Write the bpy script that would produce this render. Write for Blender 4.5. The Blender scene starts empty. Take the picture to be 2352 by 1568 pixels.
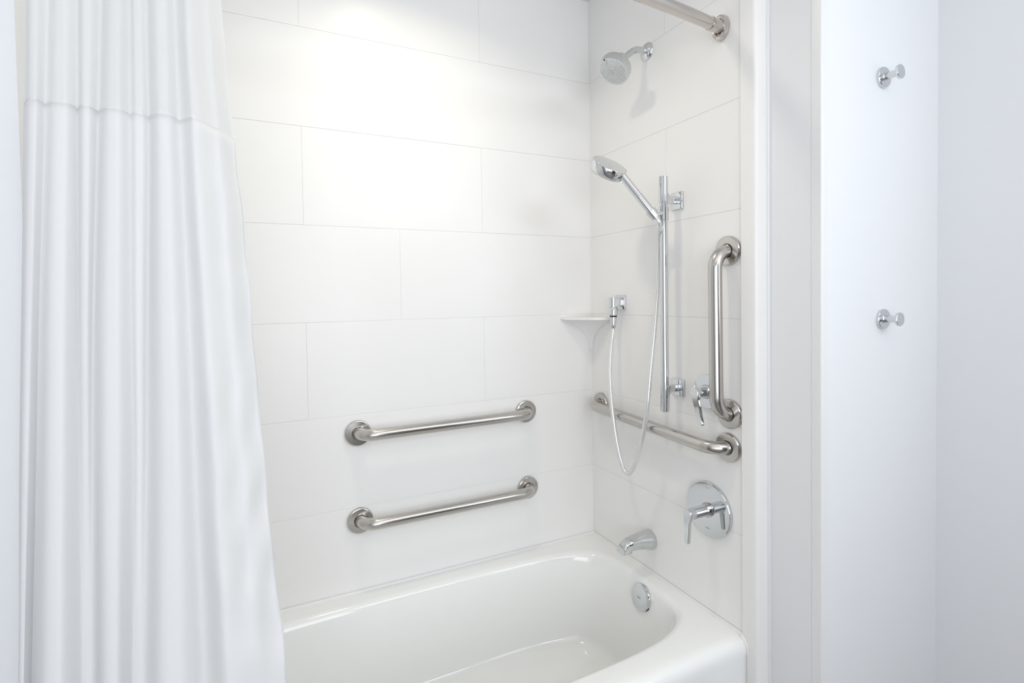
import bpy, bmesh, math, random
from mathutils import Vector, Matrix
S = bpy.context.scene
COL = S.collection
random.seed(4)
PI = math.pi

# ------------------------------------------------------------------ camera
cam = bpy.data.cameras.new('camera')
cam.sensor_width = 36.0
cam.lens = 18.253
cam.shift_y = -0.02944
cam.clip_start = 0.02
co = bpy.data.objects.new('camera', cam)
COL.objects.link(co)
r_ = Vector((0.8990, -0.4376, -0.0153)).normalized()
n_ = Vector((0.4372, 0.8990, -0.0253)).normalized()
u_ = r_.cross(n_).normalized()
r_ = n_.cross(u_).normalized()
co.matrix_world = Matrix(((r_.x, u_.x, -n_.x, -1.2019), (r_.y, u_.y, -n_.y, -1.7398), (r_.z, u_.z, -n_.z, 1.3373), (0, 0, 0, 1)))
S.camera = co

# ------------------------------------------------------------------ world, lamps, exposure
w = bpy.data.worlds.new('world')
S.world = w
w.use_nodes = True
w.node_tree.nodes['Background'].inputs[0].default_value = (0.8, 0.88, 1.0, 1)
w.node_tree.nodes['Background'].inputs[1].default_value = 0.05
S.view_settings.view_transform = 'Standard'
S.view_settings.look = 'None'
S.view_settings.exposure = 0.08
S.view_settings.gamma = 1.0
S.view_settings.use_curve_mapping = False


def lamp(name, loc, rot, power, color, shape='DISK', sx=0.2, sy=0.2, spread=PI):
    l = bpy.data.lights.new(name, 'AREA')
    l.shape = shape
    l.size = sx
    if shape in ('RECTANGLE', 'ELLIPSE'):
        l.size_y = sy
    l.energy = power
    l.color = color
    l.spread = spread
    o = bpy.data.objects.new(name, l)
    o.location = loc
    o.rotation_euler = rot
    COL.objects.link(o)
    return o


lamp('tub_downlight', (-0.80, -0.50, 2.49), (0, 0, 0), 2.95, (1.0, 0.92, 0.73), 'DISK', 0.13, 0.13, 2.55)
lamp('room_ceiling_lamp', (-0.75, -2.0, 2.48), (0, 0, 0), 3.0, (1.0, 0.78, 0.55), 'RECTANGLE', 1.5, 1.2)
lamp('right_fill', (0.54, -2.35, 1.6), (0, PI / 2, 0), 8.0, (0.82, 0.94, 1.0), 'RECTANGLE', 0.8, 1.1)  # added fill panel at the right wall, not a known fixture
lamp('high_fill', (-0.03, -2.95, 2.29), (PI / 2, 0, 0), 7.6, (0.88, 0.93, 1.0), 'RECTANGLE', 0.95, 0.32)  # added fill above the door, evens out the hook wall
lamp('front_fill', (-1.33, -2.96, 1.25), (PI / 2, 0, 0), 21.0, (0.90, 0.935, 1.0), 'RECTANGLE', 1.5, 1.3)  # large added frontal fill behind the camera, no real mirror there

# ------------------------------------------------------------------ materials


def mat(name, col, rough=0.4, metal=0.0, spec=0.5, bump=None, colvar=0.0, vscale=8.0, aniso=0.0, coat=0.0, roughvar=0.0, stretch=None):
    m = bpy.data.materials.new(name)
    m.use_nodes = True
    nt = m.node_tree
    b = nt.nodes['Principled BSDF']
    b.inputs['Base Color'].default_value = (*col, 1)
    b.inputs['Roughness'].default_value = rough
    b.inputs['Metallic'].default_value = metal
    b.inputs['Specular IOR Level'].default_value = spec
    b.inputs['Coat Weight'].default_value = coat
    b.inputs['Coat Roughness'].default_value = 0.05
    tc = nt.nodes.new('ShaderNodeTexCoord')
    mp = nt.nodes.new('ShaderNodeMapping')
    nt.links.new(tc.outputs['Object'], mp.inputs[0])
    if stretch:
        mp.inputs['Scale'].default_value = stretch
    nz = nt.nodes.new('ShaderNodeTexNoise')
    nz.inputs['Scale'].default_value = vscale
    nz.inputs['Detail'].default_value = 4
    nt.links.new(mp.outputs[0], nz.inputs['Vector'])
    if colvar > 0:
        mx = nt.nodes.new('ShaderNodeMix')
        mx.data_type = 'RGBA'
        a = [max(0, c * (1 - colvar)) for c in col]
        d = [min(1, c * (1 + colvar)) for c in col]
        mx.inputs[6].default_value = (*a, 1)
        mx.inputs[7].default_value = (*d, 1)
        nt.links.new(nz.outputs['Fac'], mx.inputs[0])
        nt.links.new(mx.outputs[2], b.inputs['Base Color'])
    if roughvar > 0:
        mr = nt.nodes.new('ShaderNodeMapRange')
        mr.inputs[3].default_value = max(0, rough - roughvar)
        mr.inputs[4].default_value = rough + roughvar
        nt.links.new(nz.outputs['Fac'], mr.inputs[0])
        nt.links.new(mr.outputs[0], b.inputs['Roughness'])
    if bump:
        n2 = nt.nodes.new('ShaderNodeTexNoise')
        n2.inputs['Scale'].default_value = bump[0]
        n2.inputs['Detail'].default_value = 3
        nt.links.new(mp.outputs[0], n2.inputs['Vector'])
        bp = nt.nodes.new('ShaderNodeBump')
        bp.inputs['Strength'].default_value = bump[1]
        bp.inputs['Distance'].default_value = bump[2]
        nt.links.new(n2.outputs['Fac'], bp.inputs['Height'])
        nt.links.new(bp.outputs[0], b.inputs['Normal'])
    return m


M = {}
M['tile'] = mat('glazed_white_tile', (0.945, 0.938, 0.925), 0.3, spec=0.35, colvar=0.006, vscale=3, bump=(5, 0.15, 0.002))
M['grout'] = mat('pale_grout', (0.945, 0.938, 0.925), 0.5, colvar=0.03, vscale=60, bump=(300, 0.2, 0.0005))
M['paint'] = mat('white_wall_paint', (0.86, 0.872, 0.89), 0.5, spec=0.3, colvar=0.004, vscale=4, bump=(220, 0.06, 0.0004))
M['ceiling'] = mat('ceiling_paint', (0.92, 0.92, 0.915), 0.7, spec=0.2, colvar=0.004, bump=(200, 0.06, 0.0004))
M['trim'] = mat('white_trim_enamel', (0.86, 0.87, 0.875), 0.28, colvar=0.004)
M['guard'] = mat('white_corner_guard', (0.85, 0.855, 0.86), 0.3, colvar=0.004)
M['enamel'] = mat('tub_enamel', (0.93, 0.937, 0.925), 0.09, spec=0.55, colvar=0.004, coat=0.3)
M['caulk'] = mat('white_caulk', (0.88, 0.87, 0.86), 0.35, colvar=0.01, vscale=40)
M['shelf'] = mat('white_ceramic_shelf', (0.92, 0.912, 0.90), 0.22, colvar=0.004)
M['chrome'] = mat('polished_chrome', (0.68, 0.695, 0.71), 0.05, metal=1.0, colvar=0.01)
M['chrome_soft'] = mat('satin_chrome', (0.66, 0.675, 0.685), 0.14, metal=1.0, colvar=0.01)
M['steel'] = mat('brushed_stainless_steel', (0.56, 0.54, 0.515), 0.20, metal=1.0, colvar=0.02, vscale=30, roughvar=0.02, bump=(900, 0.02, 0.0001))
M['nickel'] = mat('brushed_nickel', (0.61, 0.57, 0.545), 0.16, metal=1.0, colvar=0.03, vscale=25, roughvar=0.04)
M['face'] = mat('grey_spray_face', (0.60, 0.63, 0.63), 0.2, metal=0.35, colvar=0.18, vscale=45)
M['nozzle'] = mat('white_rubber_nozzle', (0.88, 0.9, 0.9), 0.4, colvar=0.01)
M['black'] = mat('black_rubber', (0.02, 0.02, 0.022), 0.5, colvar=0.05)
M['hose'] = mat('silver_hose', (0.80, 0.81, 0.805), 0.22, metal=0.6)
M['etch'] = mat('etched_grey', (0.45, 0.46, 0.47), 0.4, metal=0.8, colvar=0.02)
M['floor'] = mat('taupe_floor', (0.22, 0.195, 0.18), 0.35, colvar=0.08, vscale=5)
M['door_grey'] = mat('grey_painted_door', (0.27, 0.26, 0.25), 0.4, colvar=0.05, vscale=6)
M['door'] = mat('dark_wood_door', (0.09, 0.065, 0.05), 0.4, colvar=0.2, vscale=6, stretch=(6, 6, 0.6))


def cloth(name, col, transp, transl, rough=0.75):
    m = bpy.data.materials.new(name)
    m.use_nodes = True
    nt = m.node_tree
    nt.nodes.clear()
    out = nt.nodes.new('ShaderNodeOutputMaterial')
    d = nt.nodes.new('ShaderNodeBsdfDiffuse')
    d.inputs[0].default_value = (*col, 1)
    t = nt.nodes.new('ShaderNodeBsdfTranslucent')
    t.inputs[0].default_value = (*col, 1)
    mx = nt.nodes.new('ShaderNodeMixShader')
    mx.inputs[0].default_value = transl
    nt.links.new(d.outputs[0], mx.inputs[1])
    nt.links.new(t.outputs[0], mx.inputs[2])
    tc = nt.nodes.new('ShaderNodeTexCoord')
    mp = nt.nodes.new('ShaderNodeMapping')
    mp.inputs['Scale'].default_value = (60, 60, 2.5)
    nt.links.new(tc.outputs['Object'], mp.inputs[0])
    nz = nt.nodes.new('ShaderNodeTexNoise')
    nz.inputs['Scale'].default_value = 1.0
    nz.inputs['Detail'].default_value = 3
    nt.links.new(mp.outputs[0], nz.inputs['Vector'])
    bp = nt.nodes.new('ShaderNodeBump')
    bp.inputs['Strength'].default_value = 0.12
    bp.inputs['Distance'].default_value = 0.002
    nt.links.new(nz.outputs['Fac'], bp.inputs['Height'])
    nt.links.new(bp.outputs[0], d.inputs['Normal'])
    last = mx
    if transp > 0:
        tr = nt.nodes.new('ShaderNodeBsdfTransparent')
        m2 = nt.nodes.new('ShaderNodeMixShader')
        m2.inputs[0].default_value = transp
        nt.links.new(mx.outputs[0], m2.inputs[1])
        nt.links.new(tr.outputs[0], m2.inputs[2])
        last = m2
    nt.links.new(last.outputs[0], out.inputs[0])
    return m


M['cloth'] = cloth('white_curtain_cloth', (0.95, 0.955, 0.96), 0.0, 0.45)
M['sheer'] = cloth('white_sheer_mesh', (0.86, 0.87, 0.88), 0.16, 0.30)

# ------------------------------------------------------------------ mesh helpers


def link(name, bm, m, parent=None, kind=None, smooth=True, angle=35):
    me = bpy.data.meshes.new(name)
    bmesh.ops.recalc_face_normals(bm, faces=bm.faces[:])
    if parent is not None:
        bmesh.ops.translate(bm, verts=bm.verts[:], vec=-root_loc(parent))
    bm.to_mesh(me)
    bm.free()
    if smooth:
        me.shade_smooth()
        me.set_sharp_from_angle(angle=math.radians(angle))
    me.materials.append(m)
    o = bpy.data.objects.new(name, me)
    COL.objects.link(o)
    if parent is not None:
        o.parent = parent
    if kind:
        o['kind'] = kind
    return o


def root_loc(o):
    v = Vector((0, 0, 0))
    while o is not None:
        v += o.location
        o = o.parent
    return v


def thing(name, label, cat, loc, group=None):
    o = bpy.data.objects.new(name, None)
    o.empty_display_size = 0.05
    o.location = loc
    o['label'] = label
    o['category'] = cat
    if group:
        o['group'] = group
    COL.objects.link(o)
    return o


def box(bm, lo, hi, bev=0.0, seg=2):
    r = bmesh.ops.create_cube(bm, size=1.0)
    vs = r['verts']
    for v in vs:
        v.co = Vector(((lo[i] + hi[i]) / 2 + v.co[i] * (hi[i] - lo[i]) for i in range(3)))
    if bev > 0:
        es = list({e for v in vs for e in v.link_edges})
        bmesh.ops.bevel(bm, geom=es, offset=bev, segments=seg, profile=0.5, affect='EDGES')
    return bm


def frame(d, up=None):
    d = Vector(d).normalized()
    h = Vector(up) if up else (Vector((0, 0, 1)) if abs(d.z) < 0.9 else Vector((0, 1, 0)))
    a = h.cross(d).normalized()
    b = d.cross(a).normalized()
    return a, b, d


def ringfaces(bm, rings, closed=True, cap0=True, cap1=True):
    n = len(rings[0])
    for i in range(len(rings) - 1):
        for j in range(n if closed else n - 1):
            k = (j + 1) % n
            try:
                bm.faces.new((rings[i][j], rings[i][k], rings[i + 1][k], rings[i + 1][j]))
            except ValueError:
                pass
    if cap0:
        bm.faces.new(rings[0][::-1])
    if cap1:
        bm.faces.new(rings[-1])


def lathe(bm, o, d, prof, seg=40, ell=(1, 1), up=None, cap=True):
    """prof: list of (radius, height along d)"""
    a, b, d = frame(d, up)
    o = Vector(o)
    rings = []
    for r, h in prof:
        r = max(r, 1e-5)
        rings.append([bm.verts.new(o + d * h + a * (r * ell[0] * math.cos(2 * PI * k / seg)) + b * (r * ell[1] * math.sin(2 * PI * k / seg))) for k in range(seg)])
    ringfaces(bm, rings, True, cap, cap)
    return bm


def tube(bm, pts, rad, seg=20, cap=True):
    pts = [Vector(p) for p in pts]
    if not isinstance(rad, (list, tuple)):
        rad = [rad] * len(pts)
    t = [(pts[min(i + 1, len(pts) - 1)] - pts[max(i - 1, 0)]).normalized() for i in range(len(pts))]
    a, b, _ = frame(t[0])
    rings = []
    for i, p in enumerate(pts):
        if i:
            q = t[i - 1].rotation_difference(t[i])
            a = q @ a
        a = (a - t[i] * a.dot(t[i])).normalized()
        b = t[i].cross(a)
        rings.append([bm.verts.new(p + a * (rad[i] * math.cos(2 * PI * k / seg)) + b * (rad[i] * math.sin(2 * PI * k / seg))) for k in range(seg)])
    ringfaces(bm, rings, True, cap, cap)
    return bm


def spline(pts, n=8):
    P = [Vector(p) for p in pts]
    P = [P[0] * 2 - P[1]] + P + [P[-1] * 2 - P[-2]]
    out = []
    for i in range(1, len(P) - 2):
        for k in range(n):
            t = k / n
            a, b, c, d = P[i - 1], P[i], P[i + 1], P[i + 2]
            out.append(0.5 * ((2 * b) + (c - a) * t + (2 * a - 5 * b + 4 * c - d) * t * t + (3 * b - a - 3 * c + d) * t ** 3))
    out.append(P[-2])
    return out


def prism(bm, poly, z0, z1):
    lo = [bm.verts.new((x, y, z0)) for x, y in poly]
    hi = [bm.verts.new((x, y, z1)) for x, y in poly]
    ringfaces(bm, [lo, hi])
    return bm


# ------------------------------------------------------------------ room shell
ZC = 2.508
YH = -0.9245          # face of the hook wall
XR = 0.566            # far right wall
YF = -3.0


def struct(name, bm, m, smooth=False):
    return link(name, bm, m, kind='structure', smooth=smooth)


struct('floor', box(bmesh.new(), (-2.3, YF - 0.1, -0.1), (0.8, 0.12, 0)), M['floor'])
struct('ceiling', box(bmesh.new(), (-2.3, YF - 0.1, ZC), (0.8, 0.12, ZC + 0.1)), M['ceiling'])
wall_back = struct('wall_back', box(bmesh.new(), (-1.65, 0.0015, 0), (0.566, 0.12, ZC)), M['grout'])
bm = bmesh.new()
box(bm, (0.04, YH, 0), (XR, 0.003, ZC))
wall_part = struct('wall_partition', bm, M['paint'])
wall_faucet = struct('wall_faucet', box(bmesh.new(), (0.0013, -0.727, 0), (0.04, 0.003, ZC)), M['grout'])
struct('wall_right', box(bmesh.new(), (XR, YF, 0), (XR + 0.12, YH, ZC)), M['paint'])
bm = bmesh.new()
box(bm, (-2.30, YF, 0), (-2.2, -0.727, ZC))
struct('wall_left', bm, M['paint'])
struct('wall_corner', box(bmesh.new(), (-2.2, -0.697, 0), (-1.524, -0.60, ZC)), M['paint'])
wall_end = struct('wall_end', box(bmesh.new(), (-1.64, -0.60, 0), (-1.5255, 0.0015, ZC)), M['grout'])
struct('wall_front', box(bmesh.new(), (-2.3, YF - 0.1, 0), (XR + 0.12, YF, ZC)), M['paint'])

# rounded surround edge beside the tiles
bm = bmesh.new()
R = 0.009
poly = [(0.04, -0.727), (-0.005, -0.727)]
for k in range(9):
    a = PI + k * PI / 2 / 8
    poly.append((-0.005 + R + R * math.cos(a), -0.7765 + R + R * math.sin(a)))
poly += [(0.04, -0.7765)]
prism(bm, poly, 0, ZC)
link('trim_1', bm, M['tile'], kind='structure', angle=50)
# thin bead of caulk where the surround edge meets the painted wall
bm = bmesh.new()
prism(bm, [(0.04, -0.7765), (0.034, -0.7765), (0.0355, -0.7795), (0.037, -0.7815), (0.04, -0.7825)], 0, ZC)
link('trim_2', bm, M['trim'], kind='structure', angle=60)
# plastic corner guard
bm = bmesh.new()
prism(bm, [(0.04, -0.901), (0.0385, -0.9012), (0.0382, YH + 0.002), (0.0385, YH - 0.0008), (0.0405, YH - 0.0018), (0.064, YH - 0.0015), (0.0642, YH), (0.04, YH)], 0, ZC)
link('trim_3', bm, M['guard'], kind='structure', angle=60)

# unseen door behind the camera, added to give the chrome dark reflections
bm = bmesh.new()
box(bm, (-0.48, YF, 0.01), (0.42, YF + 0.04, 2.06), 0.003)
d1 = link('added_door_1', bm, M['door'], kind='structure')
bm = bmesh.new()
tube(bm, [(-0.40, YF + 0.04, 1.0), (-0.40, YF + 0.09, 1.0), (-0.31, YF + 0.09, 1.0)], 0.01, 12)
link('door_handle', bm, M['steel'], d1)
bm = bmesh.new()
box(bm, (-2.2, -2.0, 0.01), (-2.16, -1.15, 2.06), 0.003)
d2 = link('added_door_2', bm, M['door_grey'], kind='structure')  # unseen side door, added so the chrome cylinders pick up darker streaks
bm = bmesh.new()
tube(bm, [(-2.16, -1.22, 1.0), (-2.11, -1.22, 1.0), (-2.11, -1.31, 1.0)], 0.01, 12)
link('door_handle', bm, M['steel'], d2)

# ------------------------------------------------------------------ tiles
T = 0.3048
ZR = 1.27
rows = [(0.30, ZR - 2 * T, 'C')]
for i, k in ((6, 'C'), (5, 'A'), (4, 'B'), (3, 'A'), (2, 'C')):
    z0 = ZR - (i - 4) * T
    rows.append((z0, z0 + T, k))
rows.append((ZR + 3 * T, ZC, 'A'))
GAP = 0.0007
GAPV = 0.0004


def tile(parent, o, ex, ez, en, wdt, hgt):
    """tile with its face in the plane through o, spanned by ex, ez, facing en"""
    bm = bmesh.new()
    o = Vector(o); ex = Vector(ex); ez = Vector(ez); en = Vector(en)
    g, gv, c = GAP, GAPV, 0.0006
    j = random.uniform(-0.0002, 0.0002)
    def rect(ins, dep):
        return [bm.verts.new(o + ex * x + ez * z + en * (dep + j)) for x, z in ((gv + ins * 0.5, g + ins), (wdt - gv - ins * 0.5, g + ins), (wdt - gv - ins * 0.5, hgt - g - ins), (gv + ins * 0.5, hgt - g - ins))]
    rr = [rect(0, -0.004), rect(0, -c), rect(c, 0)]
    ringfaces(bm, rr)
    return link('tile', bm, M['tile'], parent, smooth=False)


for z0, z1, k in rows:
    xs = {'A': [0.0, -0.470, -1.072, -1.524], 'B': [0.0, -0.7715, -1.377, -1.524], 'C': [0.0, -1.377, -1.524]}[k]
    for a, b in zip(xs[:-1], xs[1:]):
        tile(wall_back, (b, 0, z0), (1, 0, 0), (0, 0, 1), (0, -1, 0), a - b, z1 - z0)
    ys = [0.0, -0.43, -0.727] if k == 'A' and z0 > 1 else [0.0, -0.727]
    for a, b in zip(ys[:-1], ys[1:]):
        tile(wall_faucet, (0, b, z0), (0, 1, 0), (0, 0, 1), (-1, 0, 0), a - b, z1 - z0)
    tile(wall_end, (-1.524, -0.60, z0), (0, 1, 0), (0, 0, 1), (1, 0, 0), 0.60, z1 - z0)

# ------------------------------------------------------------------ bathtub
tub = thing('bathtub', 'white enamel alcove bathtub with a rounded front rim, below the grab bars', 'bathtub', (-0.76, -0.37, 0))
N = 192


def sup(cx, cy, a, b, n, z, N=N):
    out = []
    for k in range(N):
        t = 2 * PI * k / N
        c, s = math.cos(t), math.sin(t)
        e = 2.0 / n
        out.append(Vector((cx + a * math.copysign(abs(c) ** e, c), cy + b * math.copysign(abs(s) ** e, s), z)))
    return out


def rectring(ref, x0, x1, y0, y1, z):
    """rectangle points matching the angles of ref, corners snapped"""
    cx, cy = (x0 + x1) / 2, (y0 + y1) / 2
    out = []
    for p in ref:
        d = Vector((p.x - cx, p.y - cy))
        sx = (x1 - cx) / abs(d.x) if abs(d.x) > 1e-9 else 1e9
        sy = (y1 - cy) / abs(d.y) if abs(d.y) > 1e-9 else 1e9
        s = min(sx, sy)
        out.append(Vector((cx + d.x * s, cy + d.y * s, z)))
    for X in (x0, x1):
        for Y in (y0, y1):
            i = min(range(len(out)), key=lambda q: (out[q].x - X) ** 2 + (out[q].y - Y) ** 2)
            out[i] = Vector((X, Y, z))
    return out


ref = sup(-0.755, -0.36, 0.70, 0.292, 4.7, 0.38)
RX0, RX1, RY1 = -1.521, -0.003, -0.004
seq = []
for yf, z in ((-0.745, 0.0), (-0.745, 0.335), (-0.7435, 0.352), (-0.739, 0.365), (-0.731, 0.374), (-0.719, 0.3785), (-0.705, 0.380)):
    seq.append(rectring(ref, RX0, RX1, yf, RY1, z))
inner = [(-0.755, -0.36, 0.715, 0.304, 4.9, 0.3797), (-0.755, -0.36, 0.707, 0.297, 4.8, 0.3785), (-0.7545, -0.36, 0.699, 0.290, 4.7, 0.3745),
         (-0.754, -0.36, 0.693, 0.285, 4.7, 0.368), (-0.753, -0.36, 0.689, 0.282, 4.7, 0.358), (-0.7505, -0.36, 0.683, 0.279, 4.6, 0.340)]
for f in (0.2, 0.4, 0.6, 0.8, 1.0):
    inner.append((-0.7505 + f * 0.058, -0.36, 0.683 - f * 0.11, 0.279 - f * 0.020, 4.6 - 0.1 * f, 0.340 - f * 0.225))
inner += [(-0.690, -0.36, 0.566, 0.254, 4.4, 0.095), (-0.687, -0.36, 0.553, 0.245, 4.3, 0.082), (-0.684, -0.36, 0.532, 0.229, 4.2, 0.074),
          (-0.68, -0.36, 0.50, 0.205, 4.0, 0.070), (-0.66, -0.36, 0.36, 0.14, 3.5, 0.067), (-0.6, -0.36, 0.15, 0.06, 2.5, 0.064)]
for q in inner:
    seq.append(sup(*q))
bm = bmesh.new()
rings = [[bm.verts.new(p) for p in rg] for rg in seq]
ringfaces(bm, rings, True, True, True)
link('tub_shell', bm, M['enamel'], tub, angle=55)
# caulk beads along both walls
bm = bmesh.new()
prof = [(0, 0), (0.0055, 0), (0.004, 0.003), (0.002, 0.005), (0, 0.0075)]
def bead(bm, p0, p1, nrm, z):
    p0 = Vector(p0); p1 = Vector(p1); nrm = Vector(nrm)
    ra = [bm.verts.new(p0 + nrm * a + Vector((0, 0, z + b))) for a, b in prof]
    rb = [bm.verts.new(p1 + nrm * a + Vector((0, 0, z + b))) for a, b in prof]
    ringfaces(bm, [ra, rb])
bead(bm, (-1.52, -0.0015, 0), (0, -0.0015, 0), (0, -1, 0), 0.3795)
bead(bm, (-0.0015, 0, 0), (-0.0015, -0.727, 0), (-1, 0, 0), 0.3795)
tube(bm, [(-0.006, -0.722, 0.380), (-0.0065, -0.732, 0.3745), (-0.0065, -0.7405, 0.364), (-0.0065, -0.7445, 0.350), (-0.0065, -0.746, 0.33), (-0.0065, -0.746, 0.02)], [0.0035, 0.004, 0.004, 0.004, 0.003, 0.003], 8)
link('caulk_bead', bm, M['caulk'], tub)

bm = bmesh.new()
prism(bm, [(-0.0001, -0.0001), (-0.0032, -0.0001), (-0.0022, -0.0010), (-0.0010, -0.0022), (-0.0001, -0.0032)], 0.38, ZC)
link('trim_4', bm, M['caulk'], kind='structure', angle=60)
# overflow plate
en = Vector((-0.968, 0, 0.25)).normalized()
oc = Vector((-0.0735, -0.381, 0.330))
ov = thing('overflow_cover', 'round chrome overflow cover with a centre screw inside the tub end wall', 'overflow cover', oc)
bm = bmesh.new()
lathe(bm, oc, en, [(0.041, -0.004), (0.0425, 0.002), (0.0425, 0.004), (0.0405, 0.008), (0.035, 0.0105), (0.02, 0.0115), (0.004, 0.0118)], 48)
link('cover_plate', bm, M['chrome'], ov)
bm = bmesh.new()
lathe(bm, oc, en, [(0.0062, 0.0112), (0.0062, 0.0128), (0.0045, 0.0145), (0.001, 0.015)], 20)
a, b, d = frame(en)
sc = link('screw', bm, M['chrome_soft'], ov)
bm = bmesh.new()
pts = []
for s in (-1, 1):
    for t in (-1, 1):
        pts.append(oc + en * 0.01505 + a * (0.0042 * s) + b * (0.0009 * t * s))
bm.faces.new([bm.verts.new(q) for q in (pts[0], pts[1], pts[2], pts[3])])
r = bmesh.ops.extrude_face_region(bm, geom=bm.faces[:])
bmesh.ops.translate(bm, verts=[v for v in r['geom'] if isinstance(v, bmesh.types.BMVert)], vec=en * 0.0003)
link('screw_slot', bm, M['black'], sc)
bm = bmesh.new()
qz = Vector((0, -0.75, -0.66)).normalized()
lathe(bm, oc + qz * 0.037 + en * 0.003, qz, [(0.009, 0), (0.009, 0.0062)], 16, ell=(1, 0.4), up=en)
link('overflow_slot', bm, M['black'], ov)

# ------------------------------------------------------------------ grab bars


def grab_bar(label, p0, p1, nrm, so=0.057, bend=0.052):
    p0 = Vector(p0); p1 = Vector(p1); nrm = Vector(nrm)
    root = thing('grab_bar', label, 'grab bar', (p0 + p1) / 2, 'stainless grab bars around the tub')
    d = (p1 - p0).normalized()
    path = [p0 + nrm * 0.002, p0 + nrm * (so - bend)]
    for k in range(1, 13):
        a = k / 12 * PI / 2
        path.append(p0 + nrm * (so - bend + bend * math.sin(a)) + d * (bend * (1 - math.cos(a))))
    L = (p1 - p0).length
    for k in range(1, 12):
        path.append(p0 + nrm * so + d * (bend + (L - 2 * bend) * k / 12))
    for k in range(12, -1, -1):
        a = k / 12 * PI / 2
        path.append(p1 + nrm * (so - bend + bend * math.sin(a)) - d * (bend * (1 - math.cos(a))))
    path.append(p1 + nrm * 0.002)
    bm = bmesh.new()
    tube(bm, path, 0.0188, 28)
    link('bar', bm, M['steel'], root, angle=60)
    for p in (p0, p1):
        bm = bmesh.new()
        lathe(bm, p + nrm * 0.0004, nrm, [(0.042, 0.0), (0.042, 0.0080), (0.0405, 0.0112), (0.0385, 0.0120), (0.0215, 0.0128), (0.0200, 0.0118), (0.0200, 0.006)], 48)
        link('flange', bm, M['steel'], root, angle=18)
    return root


grab_bar('upper of the two long steel grab bars on the back wall', (-0.9235, 0, 0.906), (-0.307, 0, 0.9095), (0, -1, 0))
grab_bar('lower of the two long steel grab bars on the back wall, nearest the tub', (-0.9225, 0, 0.618), (-0.303, 0, 0.6193), (0, -1, 0))
grab_bar('horizontal steel grab bar on the faucet wall, passing behind the hose loop', (0, -0.0655, 0.92), (0, -0.681, 0.901), (-1, 0, 0))
grab_bar('upright vertical steel grab bar near the edge of the faucet wall', (0, -0.6835, 1.462), (0, -0.6865, 0.9985), (-1, 0, 0))

# ------------------------------------------------------------------ shower head
sh = thing('overhead_shower', 'round chrome shower head on a bent arm high on the faucet wall', 'shower head', (0, -0.345, 2.165))
FC = Vector((0, -0.345, 2.1640))
bm = bmesh.new()
lathe(bm, FC, (-1, 0, 0), [(0.0285, 0), (0.030, 0.0015), (0.029, 0.004), (0.024, 0.009), (0.016, 0.0125), (0.0125, 0.0135)], 40)
link('escutcheon', bm, M['chrome'], sh)
bm = bmesh.new()
arm = spline([(-0.002, -0.345, 2.164), (-0.03, -0.345, 2.164), (-0.050, -0.3450, 2.1605), (-0.068, -0.3455, 2.149), (-0.0985, -0.3465, 2.1240)], 7)
tube(bm, arm, 0.0108, 20)
link('arm', bm, M['chrome'], sh)
HN = Vector((-0.5561, -0.0585, -0.829)).normalized()
HP = Vector((-0.150, -0.3544, 2.067))
bm = bmesh.new()
lathe(bm, FC + Vector((-0.0125, 0, 0)), (-1, 0, 0), [(0.0125, 0), (0.0125, 0.005), (0.0112, 0.007)], 20)
link('arm_collar', bm, M['chrome'], sh)
bm = bmesh.new()
lathe(bm, HP, HN, [(0.0135, -0.072), (0.0145, -0.066), (0.0165, -0.052), (0.024, -0.043), (0.040, -0.037), (0.050, -0.031), (0.0525, -0.024), (0.0528, -0.004), (0.052, 0.0), (0.0502, 0.0)], 56)
link('head_body', bm, M['chrome_soft'], sh)
bm = bmesh.new()
lathe(bm, HP, HN, [(0.0501, -0.004), (0.0501, -0.0006), (0.046, 0.0002), (0.015, 0.0006), (0.0145, 0.0016), (0.008, 0.0016), (0.0075, 0.0002), (0.001, 0.0002)], 56)
fp = link('spray_face', bm, M['face'], sh)
bm = bmesh.new()
a, b, d = frame(HN)
for rr, cnt in ((0.0118, 12), (0.022, 12), (0.0325, 18), (0.0405, 18), (0.0462, 27)):
    for k in range(cnt):
        t = 2 * PI * (k + (0.5 if cnt == 18 else 0)) / cnt
        q = HP + a * (rr * math.cos(t)) + b * (rr * math.sin(t))
        lathe(bm, q, HN, [(0.0012, 0.0), (0.0011, 0.002), (0.0006, 0.0026)], 7)
link('nozzles', bm, M['nozzle'], fp, kind='stuff')
bm = bmesh.new()
tdir = Vector((-0.8245, -0.0867, 0.5592)).normalized()
tp = HP + tdir * 0.0495
lathe(bm, tp - tdir * 0.014 + HN * 0.002, tdir, [(0.0015, 0), (0.0045, 0.005), (0.0052, 0.014), (0.003, 0.020)], 10, ell=(1, 0.6), up=HN)
link('spray_lever', bm, M['chrome'], sh)

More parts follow.
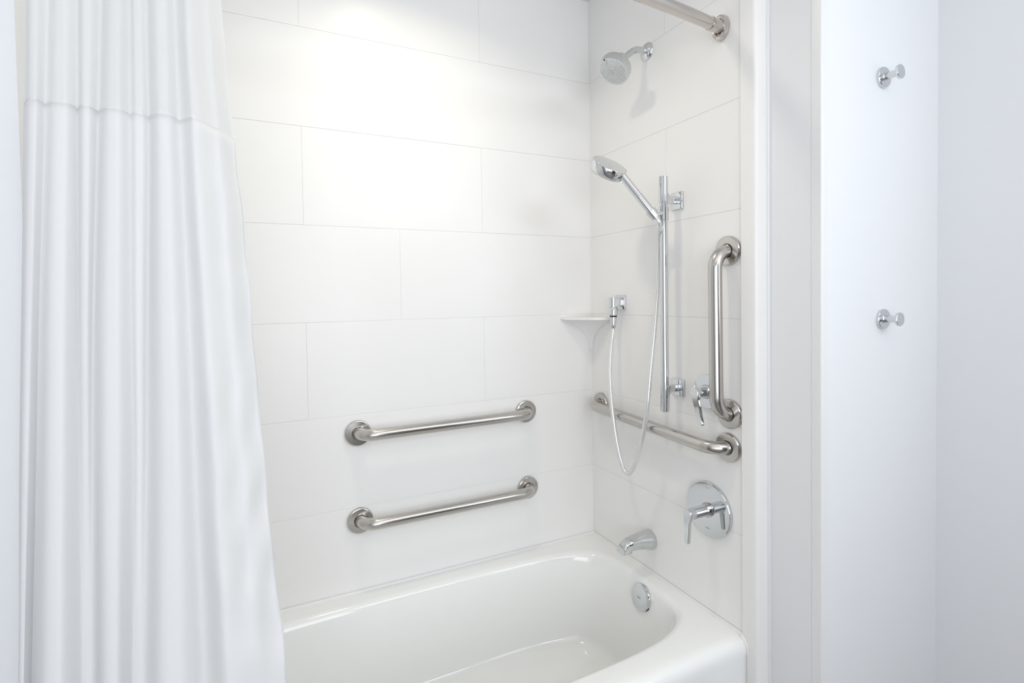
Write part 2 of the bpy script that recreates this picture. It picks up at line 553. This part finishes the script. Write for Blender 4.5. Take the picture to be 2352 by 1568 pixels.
# ------------------------------------------------------------------ slide bar
BX, BY = -0.060, -0.4845
sb = thing('slide_bar', 'tall chrome slide bar on two square wall mounts, carrying the hand shower', 'slide bar', (0, BY, 1.34))
bm = bmesh.new()
lathe(bm, (BX, BY, 0.99), (0, 0, 1), [(0.0122, 0), (0.0122, 0.70)], 32)
link('bar', bm, M['chrome'], sb)
for zc, z0, z1 in ((1.637, 1.6275, 1.709), (1.0445, 0.9735, 1.0555)):
    bm = bmesh.new()
    lathe(bm, (BX, BY, z0), (0, 0, 1), [(0.0125, 0), (0.0138, 0.001), (0.0138, z1 - z0 - 0.001), (0.0125, z1 - z0)], 32)
    en_ = link('end_sleeve', bm, M['chrome'], sb)
    bm = bmesh.new()
    box(bm, (BX, BY - 0.009, zc - 0.0115), (-0.004, BY + 0.009, zc + 0.0115), 0.003, 3)
    # swept fillet between sleeve and post
    fz = 1 if zc > 1.3 else -1
    f0 = []
    for k in range(7):
        t = k / 6 * PI / 2
        f0.append((BX + 0.012 + 0.016 * (1 - math.sin(t)), zc + fz * (0.0105 + 0.014 * (1 - math.cos(t)))))
    poly = [(BX + 0.006, zc + fz * 0.005)] + [(BX + 0.028, zc + fz * 0.005)] + f0 + [(BX + 0.006, zc + fz * 0.0235)]
    lo = [bm.verts.new((x, BY - 0.0075, z)) for x, z in poly]
    hi = [bm.verts.new((x, BY + 0.0075, z)) for x, z in poly]
    ringfaces(bm, [lo, hi])
    link('wall_post', bm, M['chrome'], sb)
    bm = bmesh.new()
    box(bm, (-0.009, BY - 0.025, zc - 0.0275), (0.0, BY + 0.025, zc + 0.0275), 0.0025, 3)
    link('mount_plate', bm, M['chrome'], sb)
bm = bmesh.new()
lathe(bm, (BX, BY, 1.5715), (0, 0, 1), [(0.0135, 0), (0.0155, 0.001), (0.0155, 0.0425), (0.0135, 0.0435)], 32)
sl = link('slider', bm, M['chrome'], sb)
# swivel knob and cradle
bm = bmesh.new()
lathe(bm, (BX - 0.012, BY, 1.594), (-1, 0, 0), [(0.0105, 0), (0.0105, 0.012), (0.008, 0.014), (0.008, 0.026)], 24)
link('swivel', bm, M['chrome'], sl)
HD = Vector((-0.4892, 0.3469, 0.8002)).normalized()
HB = Vector((-0.1013, -0.4838, 1.5895))
bm = bmesh.new()
lathe(bm, HB, HD, [(0.0115, -0.016), (0.0138, -0.015), (0.0168, 0.006), (0.0168, 0.015), (0.0142, 0.016)], 28)
link('cradle', bm, M['chrome'], sl)

# ------------------------------------------------------------------ hand shower
HC = Vector((-0.2043, -0.4066, 1.7512))
DN = Vector((0.0817, -0.6219, 0.7788)).normalized()
HRAD = Vector((0.5583, -0.6188, -0.5526)).normalized()
hs = thing('hand_shower', 'chrome hand shower with a drum-shaped head and straight handle, resting in the slide bar cradle', 'hand shower', HB)
bm = bmesh.new()
lathe(bm, HC, DN, [(0.0545, -0.031), (0.0565, -0.030), (0.0576, -0.028), (0.0576, -0.0012), (0.0568, 0.0), (0.0555, 0.0), (0.03, 0.0003), (0.002, 0.0004)], 64)
hh = link('shower_drum', bm, M['chrome'], hs)
bm = bmesh.new()
lathe(bm, HC - DN * 0.031, -DN, [(0.0540, -0.001), (0.0540, 0.0015), (0.02, 0.002), (0.002, 0.002)], 48)
link('spray_face', bm, M['face'], hh)
bm = bmesh.new()
J = HC + HRAD * 0.0547 - DN * 0.014
tube(bm, [J - (HB - J) * 0.05, J + (HB - J) * 0.15, J + (HB - J) * 0.5, HB + HD * 0.022, HB + HD * 0.003], [0.0128, 0.0128, 0.0128, 0.0126, 0.0115], 28)
link('handle', bm, M['chrome'], hs)
bm = bmesh.new()
q = HC + HRAD * 0.0565 - DN * 0.0285
dd = (HRAD - DN * 0.35).normalized()
lathe(bm, q - dd * 0.006, dd, [(0.006, 0), (0.0062, 0.010), (0.0045, 0.0135)], 14, ell=(1, 0.55), up=DN)
link('mode_lever', bm, M['chrome'], hs)

# ------------------------------------------------------------------ hose and wall elbow
hose_pts = [(-0.0390, -0.1950, 1.2255), (-0.045, -0.1955, 1.19), (-0.055, -0.1996, 1.1489), (-0.075, -0.2171, 1.0572), (-0.088, -0.2455, 0.9534), (-0.0905, -0.2667, 0.8652),
            (-0.091, -0.283, 0.8078), (-0.09, -0.3062, 0.7533), (-0.09, -0.3335, 0.7352), (-0.09, -0.362, 0.7604), (-0.09, -0.3872, 0.8127), (-0.0915, -0.4195, 0.8979),
            (-0.086, -0.4320, 0.9860), (-0.075, -0.4328, 1.0843), (-0.055, -0.4278, 1.1956), (-0.040, -0.4266, 1.3083), (-0.036, -0.4337, 1.4211),
            (-0.045, -0.4486, 1.4898), (-0.072, -0.4765, 1.5330), (-0.0885, -0.4960, 1.5600), (-0.0965, -0.4920, 1.5763)]
ho = thing('shower_hose', 'silver flexible hose looping down from the wall elbow up to the hand shower', 'hose', (-0.039, -0.195, 1.2255))
bm = bmesh.new()
tube(bm, spline(hose_pts, 10), 0.0074, 18)
link('hose_tube', bm, M['hose'], ho, angle=70)
bm = bmesh.new()
lathe(bm, (-0.0385, -0.1945, 1.2625), (-0.05, 0.0, -1), [(0.0125, 0), (0.0125, 0.006), (0.0112, 0.03), (0.0096, 0.040), (0.0078, 0.042)], 28)
link('ferrule', bm, M['chrome'], ho)
el = thing('wall_elbow', 'small square chrome water outlet feeding the hose beside the corner shelf', 'water outlet', (0, -0.194, 1.316))
bm = bmesh.new()
box(bm, (-0.007, -0.194 - 0.0265, 1.2895), (0.0, -0.194 + 0.0265, 1.3425), 0.002, 3)
link('mount_plate', bm, M['chrome'], el)
bm = bmesh.new()
box(bm, (-0.040, -0.194 - 0.0165, 1.2985), (-0.005, -0.194 + 0.0165, 1.3335), 0.0025, 3)
link('outlet_block', bm, M['chrome'], el)
bm = bmesh.new()
lathe(bm, (-0.0385, -0.1945, 1.2975), (0, 0, 1), [(0.0145, 0), (0.016, 0.001), (0.016, 0.0365), (0.0145, 0.0375)], 32)
link('outlet_cylinder', bm, M['chrome'], el)
bm = bmesh.new()
lathe(bm, (-0.0385, -0.1945, 1.2685), (0, 0, 1), [(0.0155, 0), (0.0168, 0.001), (0.0170, 0.018), (0.0150, 0.0275), (0.013, 0.0295)], 32)
link('hose_nut', bm, M['chrome'], el)
bm = bmesh.new()
lathe(bm, (-0.0385, -0.1945, 1.2615), (0, 0, 1), [(0.0118, 0), (0.0130, 0.002), (0.0130, 0.0072)], 28)
link('seal_ring', bm, M['black'], el)

# ------------------------------------------------------------------ valves


def lever_blade(bm, p, ang, L, w0, w1, th):
    """flat blade in the plane x = p.x, hanging from hub centre p, turned by ang"""
    p = Vector(p)
    ca, sa = math.cos(ang), math.sin(ang)
    out = []
    for k in range(13):                           # rounded top of the hub
        t = k / 12 * PI
        out.append((w0 * math.cos(t), w0 * math.sin(t)))
    out += [(-w0 * 0.97, -0.006), (-w0 * 0.80, -0.016), (-w0 * 0.70, -0.022), (-w1, -L), (w1 * 0.6, -L - 0.002), (w1, -L + 0.001), (w0 * 0.50, -0.026), (w0 * 0.62, -0.019), (w0 * 0.90, -0.010)]
    rings = []
    for x, s in ((0.0, 1.0), (-th * 0.85, 1.0), (-th, 0.93)):
        ring = []
        for y, z in out:
            y *= s
            # the blade leans a little outwards from the wall
            xx = x - 0.004 * max(0, -z) / L
            ring.append(bm.verts.new(p + Vector((xx, -(y * ca - z * sa), y * sa + z * ca))))
        rings.append(ring)
    ringfaces(bm, rings)


def valve(name, label, c, R, hub, length, ang, L, w1):
    c = Vector(c)
    root = thing(name, label, 'shower valve', c, None)
    bm = bmesh.new()
    lathe(bm, c, (-1, 0, 0), [(R, 0), (R, 0.0105), (R - 0.0012, 0.0122), (R - 0.003, 0.0125), (0.02, 0.0128), (0.002, 0.0128)], 72)
    pl = link('escutcheon', bm, M['chrome'], root)
    bm = bmesh.new()
    lathe(bm, c, (-1, 0, 0), [(hub + 0.004, 0.012), (hub + 0.0055, 0.016), (hub + 0.004, 0.021), (hub + 0.001, 0.026)], 36)
    link('collar', bm, M['chrome'], root)
    bm = bmesh.new()
    lathe(bm, c, (-1, 0, 0), [(hub, 0.018), (hub, length - 0.018), (hub - 0.0008, length - 0.0175)], 36)
    link('hub', bm, M['chrome'], root)
    bm = bmesh.new()
    lathe(bm, c, (-1, 0, 0), [(hub, length - 0.0172), (hub, length - 0.004)], 36)
    lever_blade(bm, c + Vector((-(length - 0.010), 0, 0)), ang, L, hub, w1, 0.010)
    link('lever', bm, M['chrome'], root)
    return root, pl


v1, p1 = valve('tub_valve', 'large round chrome tub valve with a lever hanging straight down, above the tub spout', (0, -0.6095, 0.6965), 0.0825, 0.0165, 0.094, 0.0, 0.083, 0.0068)
v2, p2 = valve('diverter_valve', 'smaller chrome diverter valve with a slanted lever, half behind the vertical grab bar', (0, -0.6090, 1.0510), 0.051, 0.0160, 0.064, 0.30, 0.092, 0.0068)
# faint etched marks on the plates
bm = bmesh.new()
for k, (dy, h) in enumerate(((0.006, 0.0035), (0.002, 0.0045), (-0.002, 0.0035), (-0.006, 0.004))):
    box(bm, (-0.01305, -0.6095 + dy - 0.0009, 0.6395), (-0.01275, -0.6095 + dy + 0.0009, 0.6395 + h))
for k in range(7):
    t = -0.12 + k * 0.04
    box(bm, (-0.01275, -0.6095 + 0.070 * math.sin(t) - 0.0011, 0.6965 + 0.066 * math.cos(t)), (-0.0125, -0.6095 + 0.070 * math.sin(t) + 0.0011, 0.6965 + 0.066 * math.cos(t) + 0.0016))
link('etched_marks', bm, M['etch'], p1, kind='stuff', smooth=False)

# ------------------------------------------------------------------ tub spout
sp = thing('tub_spout', 'tapered chrome tub spout low on the faucet wall above the tub rim', 'tub spout', (0, -0.343, 0.494))
bm = bmesh.new()
# (distance from wall, top z, bottom z, half width)
secs = [(0.0, 0.5265, 0.4615, 0.0325), (0.006, 0.5290, 0.4600, 0.0335), (0.018, 0.5292, 0.4620, 0.0330), (0.035, 0.5270, 0.4690, 0.0300), (0.055, 0.5235, 0.4745, 0.0265), (0.075, 0.5190, 0.4775, 0.0240),
        (0.090, 0.5160, 0.4790, 0.0225), (0.0975, 0.5145, 0.4795, 0.0220), (0.0985, 0.5140, 0.4700, 0.0218), (0.112, 0.5100, 0.4705, 0.0210), (0.121, 0.5040, 0.4712, 0.0205), (0.127, 0.4960, 0.4720, 0.0200), (0.1305, 0.4850, 0.4725, 0.0192), (0.1315, 0.4760, 0.4728, 0.0185)]
rings = []
for x, zt, zb, hw in secs:
    f = min(1, max(0, (x - 0.03) / 0.07))
    n = 2.0 + 2.2 * f
    ring = []
    for k in range(36):
        t = 2 * PI * k / 36
        c, s = math.cos(t), math.sin(t)
        ring.append(bm.verts.new((-x, -0.343 + hw * math.copysign(abs(c) ** (2 / n), c), (zt + zb) / 2 + (zt - zb) / 2 * math.copysign(abs(s) ** (2 / n), s))))
    rings.append(ring)
ringfaces(bm, rings)
link('spout_body', bm, M['chrome_soft'], sp, angle=50)
bm = bmesh.new()
lathe(bm, (-0.1135, -0.343, 0.4716), (0, 0, -1), [(0.0125, -0.003), (0.0125, 0.0022), (0.0105, 0.0026), (0.0105, 0.0006)], 24)
link('outlet_ring', bm, M['chrome_soft'], sp)

# ------------------------------------------------------------------ corner shelf
cs = thing('corner_shelf', 'small white ceramic corner shelf on a curved bracket in the shower corner', 'shelf', (-0.02, -0.02, 1.258))
bm = bmesh.new()
A, B2 = 0.1465, 0.1465
poly = [(-0.0005, -0.0005), (-A, -0.0005), (-A, -0.006)]
for k in range(1, 16):
    t = k / 16
    bul = 0.020 * math.sin(PI * t)
    poly.append((-A * (1 - t) - bul * 0.707, -B2 * t - bul * 0.707 - 0.004 * (1 - t)))
poly += [(-0.006, -B2), (-0.0005, -B2)]
prism(bm, poly, 1.250, 1.2585)
bmesh.ops.bevel(bm, geom=[e for e in bm.edges if abs(e.verts[0].co.z - e.verts[1].co.z) < 1e-6 and e.calc_length() < 0.03], offset=0.0018, segments=2, affect='EDGES')
link('shelf_board', bm, M['shelf'], cs, angle=40)
bm = bmesh.new()
rings = []
for k in range(25):
    t = k / 24
    z = 1.2505 - 0.124 * t
    l = 0.013 + 0.118 * (1 - t) ** 2.7
    ring = [bm.verts.new((-0.0003, -0.0003, z)), bm.verts.new((-l, -0.0003, z)), bm.verts.new((-l, -0.0035, z))]
    for j in range(1, 12):
        q = j / 12
        a, b = l * (1 - q), l * q
        sag = (0.30 * l * (1 - 0.8 * t)) * math.sin(PI * q) * 0.5
        ring.append(bm.verts.new((-max(a - sag, 0.0035), -max(b - sag, 0.0035), z)))
    ring += [bm.verts.new((-0.0035, -l, z)), bm.verts.new((-0.0003, -l, z))]
    rings.append(ring)
ringfaces(bm, rings)
link('bracket', bm, M['shelf'], cs, angle=40)

# ------------------------------------------------------------------ curtain rod
RZ = 2.092
Y0 = -0.664
HALF = 0.762
SAG = 0.052


def rod_y(x):
    t = (x + HALF) / HALF
    return Y0 - SAG * (1 - t * t)


cr = thing('curtain_rod', 'brushed nickel shower curtain rod crossing the top of the faucet wall', 'curtain rod', (-HALF, Y0 - SAG, RZ))
bm = bmesh.new()
tube(bm, [(x, rod_y(x), RZ) for x in [-0.035 - (1.524 - 0.07) * k / 48 for k in range(49)]], 0.0165, 28)
link('rod', bm, M['nickel'], cr, angle=60)
for sgn, xw in ((-1, 0.0), (1, -1.524)):
    bm = bmesh.new()
    tube(bm, [(xw + sgn * s, rod_y(xw + sgn * s), RZ) for s in (0.016, 0.03, 0.045, 0.058)], 0.0182, 28)
    fe = link('rod_ferrule', bm, M['nickel'], cr)
    bm = bmesh.new()
    d = Vector((sgn, 0, 0))
    lathe(bm, (xw, Y0, RZ + 0.001), d, [(0.0315, 0.0), (0.0325, 0.002), (0.0325, 0.010), (0.0305, 0.016), (0.026, 0.0185), (0.022, 0.0175), (0.019, 0.010)], 48, ell=(0.80, 1.08))
    link('wall_bracket', bm, M['nickel'], cr)
    bm = bmesh.new()
    lathe(bm, (xw + sgn * 0.046, rod_y(xw + sgn * 0.046), RZ + 0.017), (0, 0, 1), [(0.0032, 0), (0.0032, 0.0022), (0.002, 0.0034)], 12)
    link('set_screw', bm, M['chrome'], fe)

# ------------------------------------------------------------------ curtain
levels = [
 (2.060, [(-1.5031, -0.7006), (-1.4863, -0.716), (-1.4754, -0.7048), (-1.4547, -0.716), (-1.4398, -0.702), (-1.4241, -0.716), (-1.4109, -0.702), (-1.3885, -0.716), (-1.3725, -0.702), (-1.3626, -0.7118), (-1.3509, -0.702), (-1.328, -0.716), (-1.3105, -0.702), (-1.2917, -0.716), (-1.2685, -0.6931), (-1.2507, -0.665)]),
 (1.803, [(-1.496, -0.7466), (-1.4802, -0.762), (-1.4698, -0.7508), (-1.4509, -0.762), (-1.4358, -0.748), (-1.4205, -0.762), (-1.408, -0.748), (-1.3864, -0.762), (-1.3711, -0.748), (-1.3616, -0.7578), (-1.3504, -0.748), (-1.3284, -0.762), (-1.3129, -0.748), (-1.2948, -0.762), (-1.2699, -0.7197), (-1.2476, -0.668)]),
 (1.604, [(-1.5005, -0.7543), (-1.4837, -0.7735), (-1.4765, -0.7584), (-1.4526, -0.7735), (-1.4395, -0.7541), (-1.4249, -0.7677), (-1.4166, -0.7541), (-1.3913, -0.7735), (-1.3745, -0.7541), (-1.3617, -0.7637), (-1.351, -0.7541), (-1.3277, -0.7735), (-1.3103, -0.7549), (-1.2888, -0.7735), (-1.2581, -0.7351), (-1.2333, -0.6881)]),
 (1.336, [(-1.5077, -0.7645), (-1.4917, -0.7888), (-1.4878, -0.7685), (-1.4583, -0.7888), (-1.4447, -0.7623), (-1.4334, -0.773), (-1.4276, -0.7623), (-1.3978, -0.7888), (-1.3782, -0.7623), (-1.3681, -0.7698), (-1.3598, -0.7623), (-1.3289, -0.7888), (-1.3052, -0.7641), (-1.2797, -0.7888), (-1.246, -0.7555), (-1.214, -0.7149)]),
 (1.133, [(-1.5132, -0.7722), (-1.497, -0.8003), (-1.4944, -0.7761), (-1.4626, -0.8003), (-1.447, -0.7684), (-1.4386, -0.7752), (-1.433, -0.7684), (-1.4001, -0.8003), (-1.3794, -0.7684), (-1.372, -0.7732), (-1.3661, -0.7684), (-1.3272, -0.8003), (-1.3033, -0.771), (-1.271, -0.8003), (-1.2378, -0.7709), (-1.2039, -0.735)]),
 (0.746, [(-1.52, -0.7868), (-1.5064, -0.822), (-1.5088, -0.7904), (-1.4727, -0.822), (-1.4517, -0.78), (-1.4466, -0.78), (-1.4404, -0.78), (-1.4055, -0.822), (-1.3919, -0.78), (-1.3859, -0.78), (-1.3782, -0.78), (-1.3349, -0.822), (-1.2967, -0.784), (-1.2599, -0.822), (-1.2189, -0.8), (-1.1764, -0.773)]),
 (0.160, [(-1.52, -0.7989), (-1.5192, -0.84), (-1.52, -0.8023), (-1.4873, -0.84), (-1.4662, -0.7896), (-1.4601, -0.7896), (-1.4539, -0.7896), (-1.4184, -0.84), (-1.4103, -0.7896), (-1.4027, -0.7896), (-1.3949, -0.7896), (-1.3456, -0.84), (-1.2978, -0.7948), (-1.247, -0.84), (-1.196, -0.824), (-1.1401, -0.8045)]),
]
SUB = 8


def sect(z):
    for i in range(len(levels) - 1):
        za, A_ = levels[i]
        zb, B_ = levels[i + 1]
        if zb <= z <= za:
            f = (za - z) / (za - zb)
            pa = levels[max(i - 1, 0)][1]
            return [(a[0] + (b[0] - a[0]) * f, a[1] + (b[1] - a[1]) * f) for a, b in zip(A_, B_)]
    return levels[-1][1] if z < levels[-1][0] else levels[0][1]


def smoothrow(z):
    # average nearby sections so that the folds bend softly
    c = [sect(min(2.06, max(0.16, z + o))) for o in (-0.06, -0.03, 0, 0.03, 0.06)]
    P = [(sum(q[i][0] for q in c) / 5, sum(q[i][1] for q in c) / 5) for i in range(16)]
    out = []
    for i in range(15):
        for k in range(SUB):
            t = k / SUB
            e = (1 - math.cos(PI * t)) / 2
            x = P[i][0] + (P[i + 1][0] - P[i][0]) * (0.75 * t + 0.25 * e)
            if i < 12:                    # broad ridges, narrow valleys
                e = 1 - (1 - e) ** 2.0 if i % 2 == 0 else e ** 2.0
            y = P[i][1] + (P[i + 1][1] - P[i][1]) * e
            out.append((x, y, (i + t) / 15))
    out.append((P[15][0], P[15][1], 1.0))
    return out


def curtain_mesh(z1, z0, nz, grow=0.0):
    bm = bmesh.new()
    rows_ = []
    for r in range(nz + 1):
        z = z1 + (z0 - z1) * r / nz
        row = []
        for x, y, s in smoothrow(z):
            f = max(0.0, (s - 0.80) / 0.20)
            low = max(0.0, min(1.0, (1.5 - z) / 0.8))
            wr = f * (0.0022 * math.sin(46 * s + 24 * z) + 0.0045 * low * math.sin(70 * s - 30 * z + 2 * math.sin(9 * z)) * min(1, f * 1.5) + 0.0030 * low * math.sin(30 * s + 61 * z))
            wr += 0.0012 * math.sin(30 * s + 5 * z)
            ex = f * f * (0.0020 * (math.sin(19 * z) * low + 0.6 * math.sin(43 * z)) - 0.0035 * low)
            row.append(bm.verts.new((x + ex, y + wr + grow, z)))
        rows_.append(row)
    ringfaces(bm, rows_, False, False, False)
    return bm


def solidify(o, th):
    md = o.modifiers.new('cloth_thickness', 'SOLIDIFY')
    md.thickness = th
    md.offset = 0


SEAM = 1.632
cu = thing('shower_curtain', 'white shower curtain gathered at the left with a sheer mesh top band', 'shower curtain', (-1.36, -0.76, 0.16))
o = link('cloth_panel', curtain_mesh(SEAM, 0.16, 90), M['cloth'], cu, angle=180)
solidify(o, 0.0012)
o = link('sheer_panel', curtain_mesh(2.06, SEAM, 30), M['sheer'], cu, angle=180)
o = link('seam_band', curtain_mesh(SEAM + 0.0015, SEAM - 0.0025, 2, -0.0012), M['cloth'], cu, angle=180)
for i in (1, 3, 5, 7, 9, 11, 13):
    x, y = levels[0][1][i]
    y = rod_y(x)
    bm = bmesh.new()
    tube(bm, [(x, y + 0.024 * math.cos(2 * PI * k / 24), 2.079 + 0.033 * math.sin(2 * PI * k / 24)) for k in range(25)], 0.0018, 8, cap=False)
    link('curtain_ring', bm, M['chrome'], cu)

# ------------------------------------------------------------------ robe hooks


def robe_hook(label, x, z):
    root = thing('robe_hook', label, 'robe hook', (x, YH, z), 'chrome robe hooks on the plain wall')
    o = (x, YH, z)
    bm = bmesh.new()
    lathe(bm, o, (0, -1, 0), [(0.0265, 0), (0.0268, 0.001), (0.0268, 0.0068), (0.0258, 0.008), (0.012, 0.0082), (0.0115, 0.0095), (0.0098, 0.011)], 40)
    link('rosette', bm, M['chrome'], root)
    bm = bmesh.new()
    lathe(bm, o, (0, -1, 0), [(0.0088, 0.008), (0.0088, 0.0395)], 28)
    link('peg', bm, M['chrome_soft'], root)
    bm = bmesh.new()
    lathe(bm, o, (0, -1, 0), [(0.0088, 0.0385), (0.0172, 0.0395), (0.0180, 0.0402), (0.0180, 0.0452), (0.0172, 0.046), (0.001, 0.0462)], 36)
    link('knob', bm, M['chrome'], root)
    return root


robe_hook('upper of the two chrome robe hooks on the plain wall right of the tub', 0.2925, 1.9035)
robe_hook('lower of the two chrome robe hooks on the plain wall right of the tub', 0.2935, 1.2668)
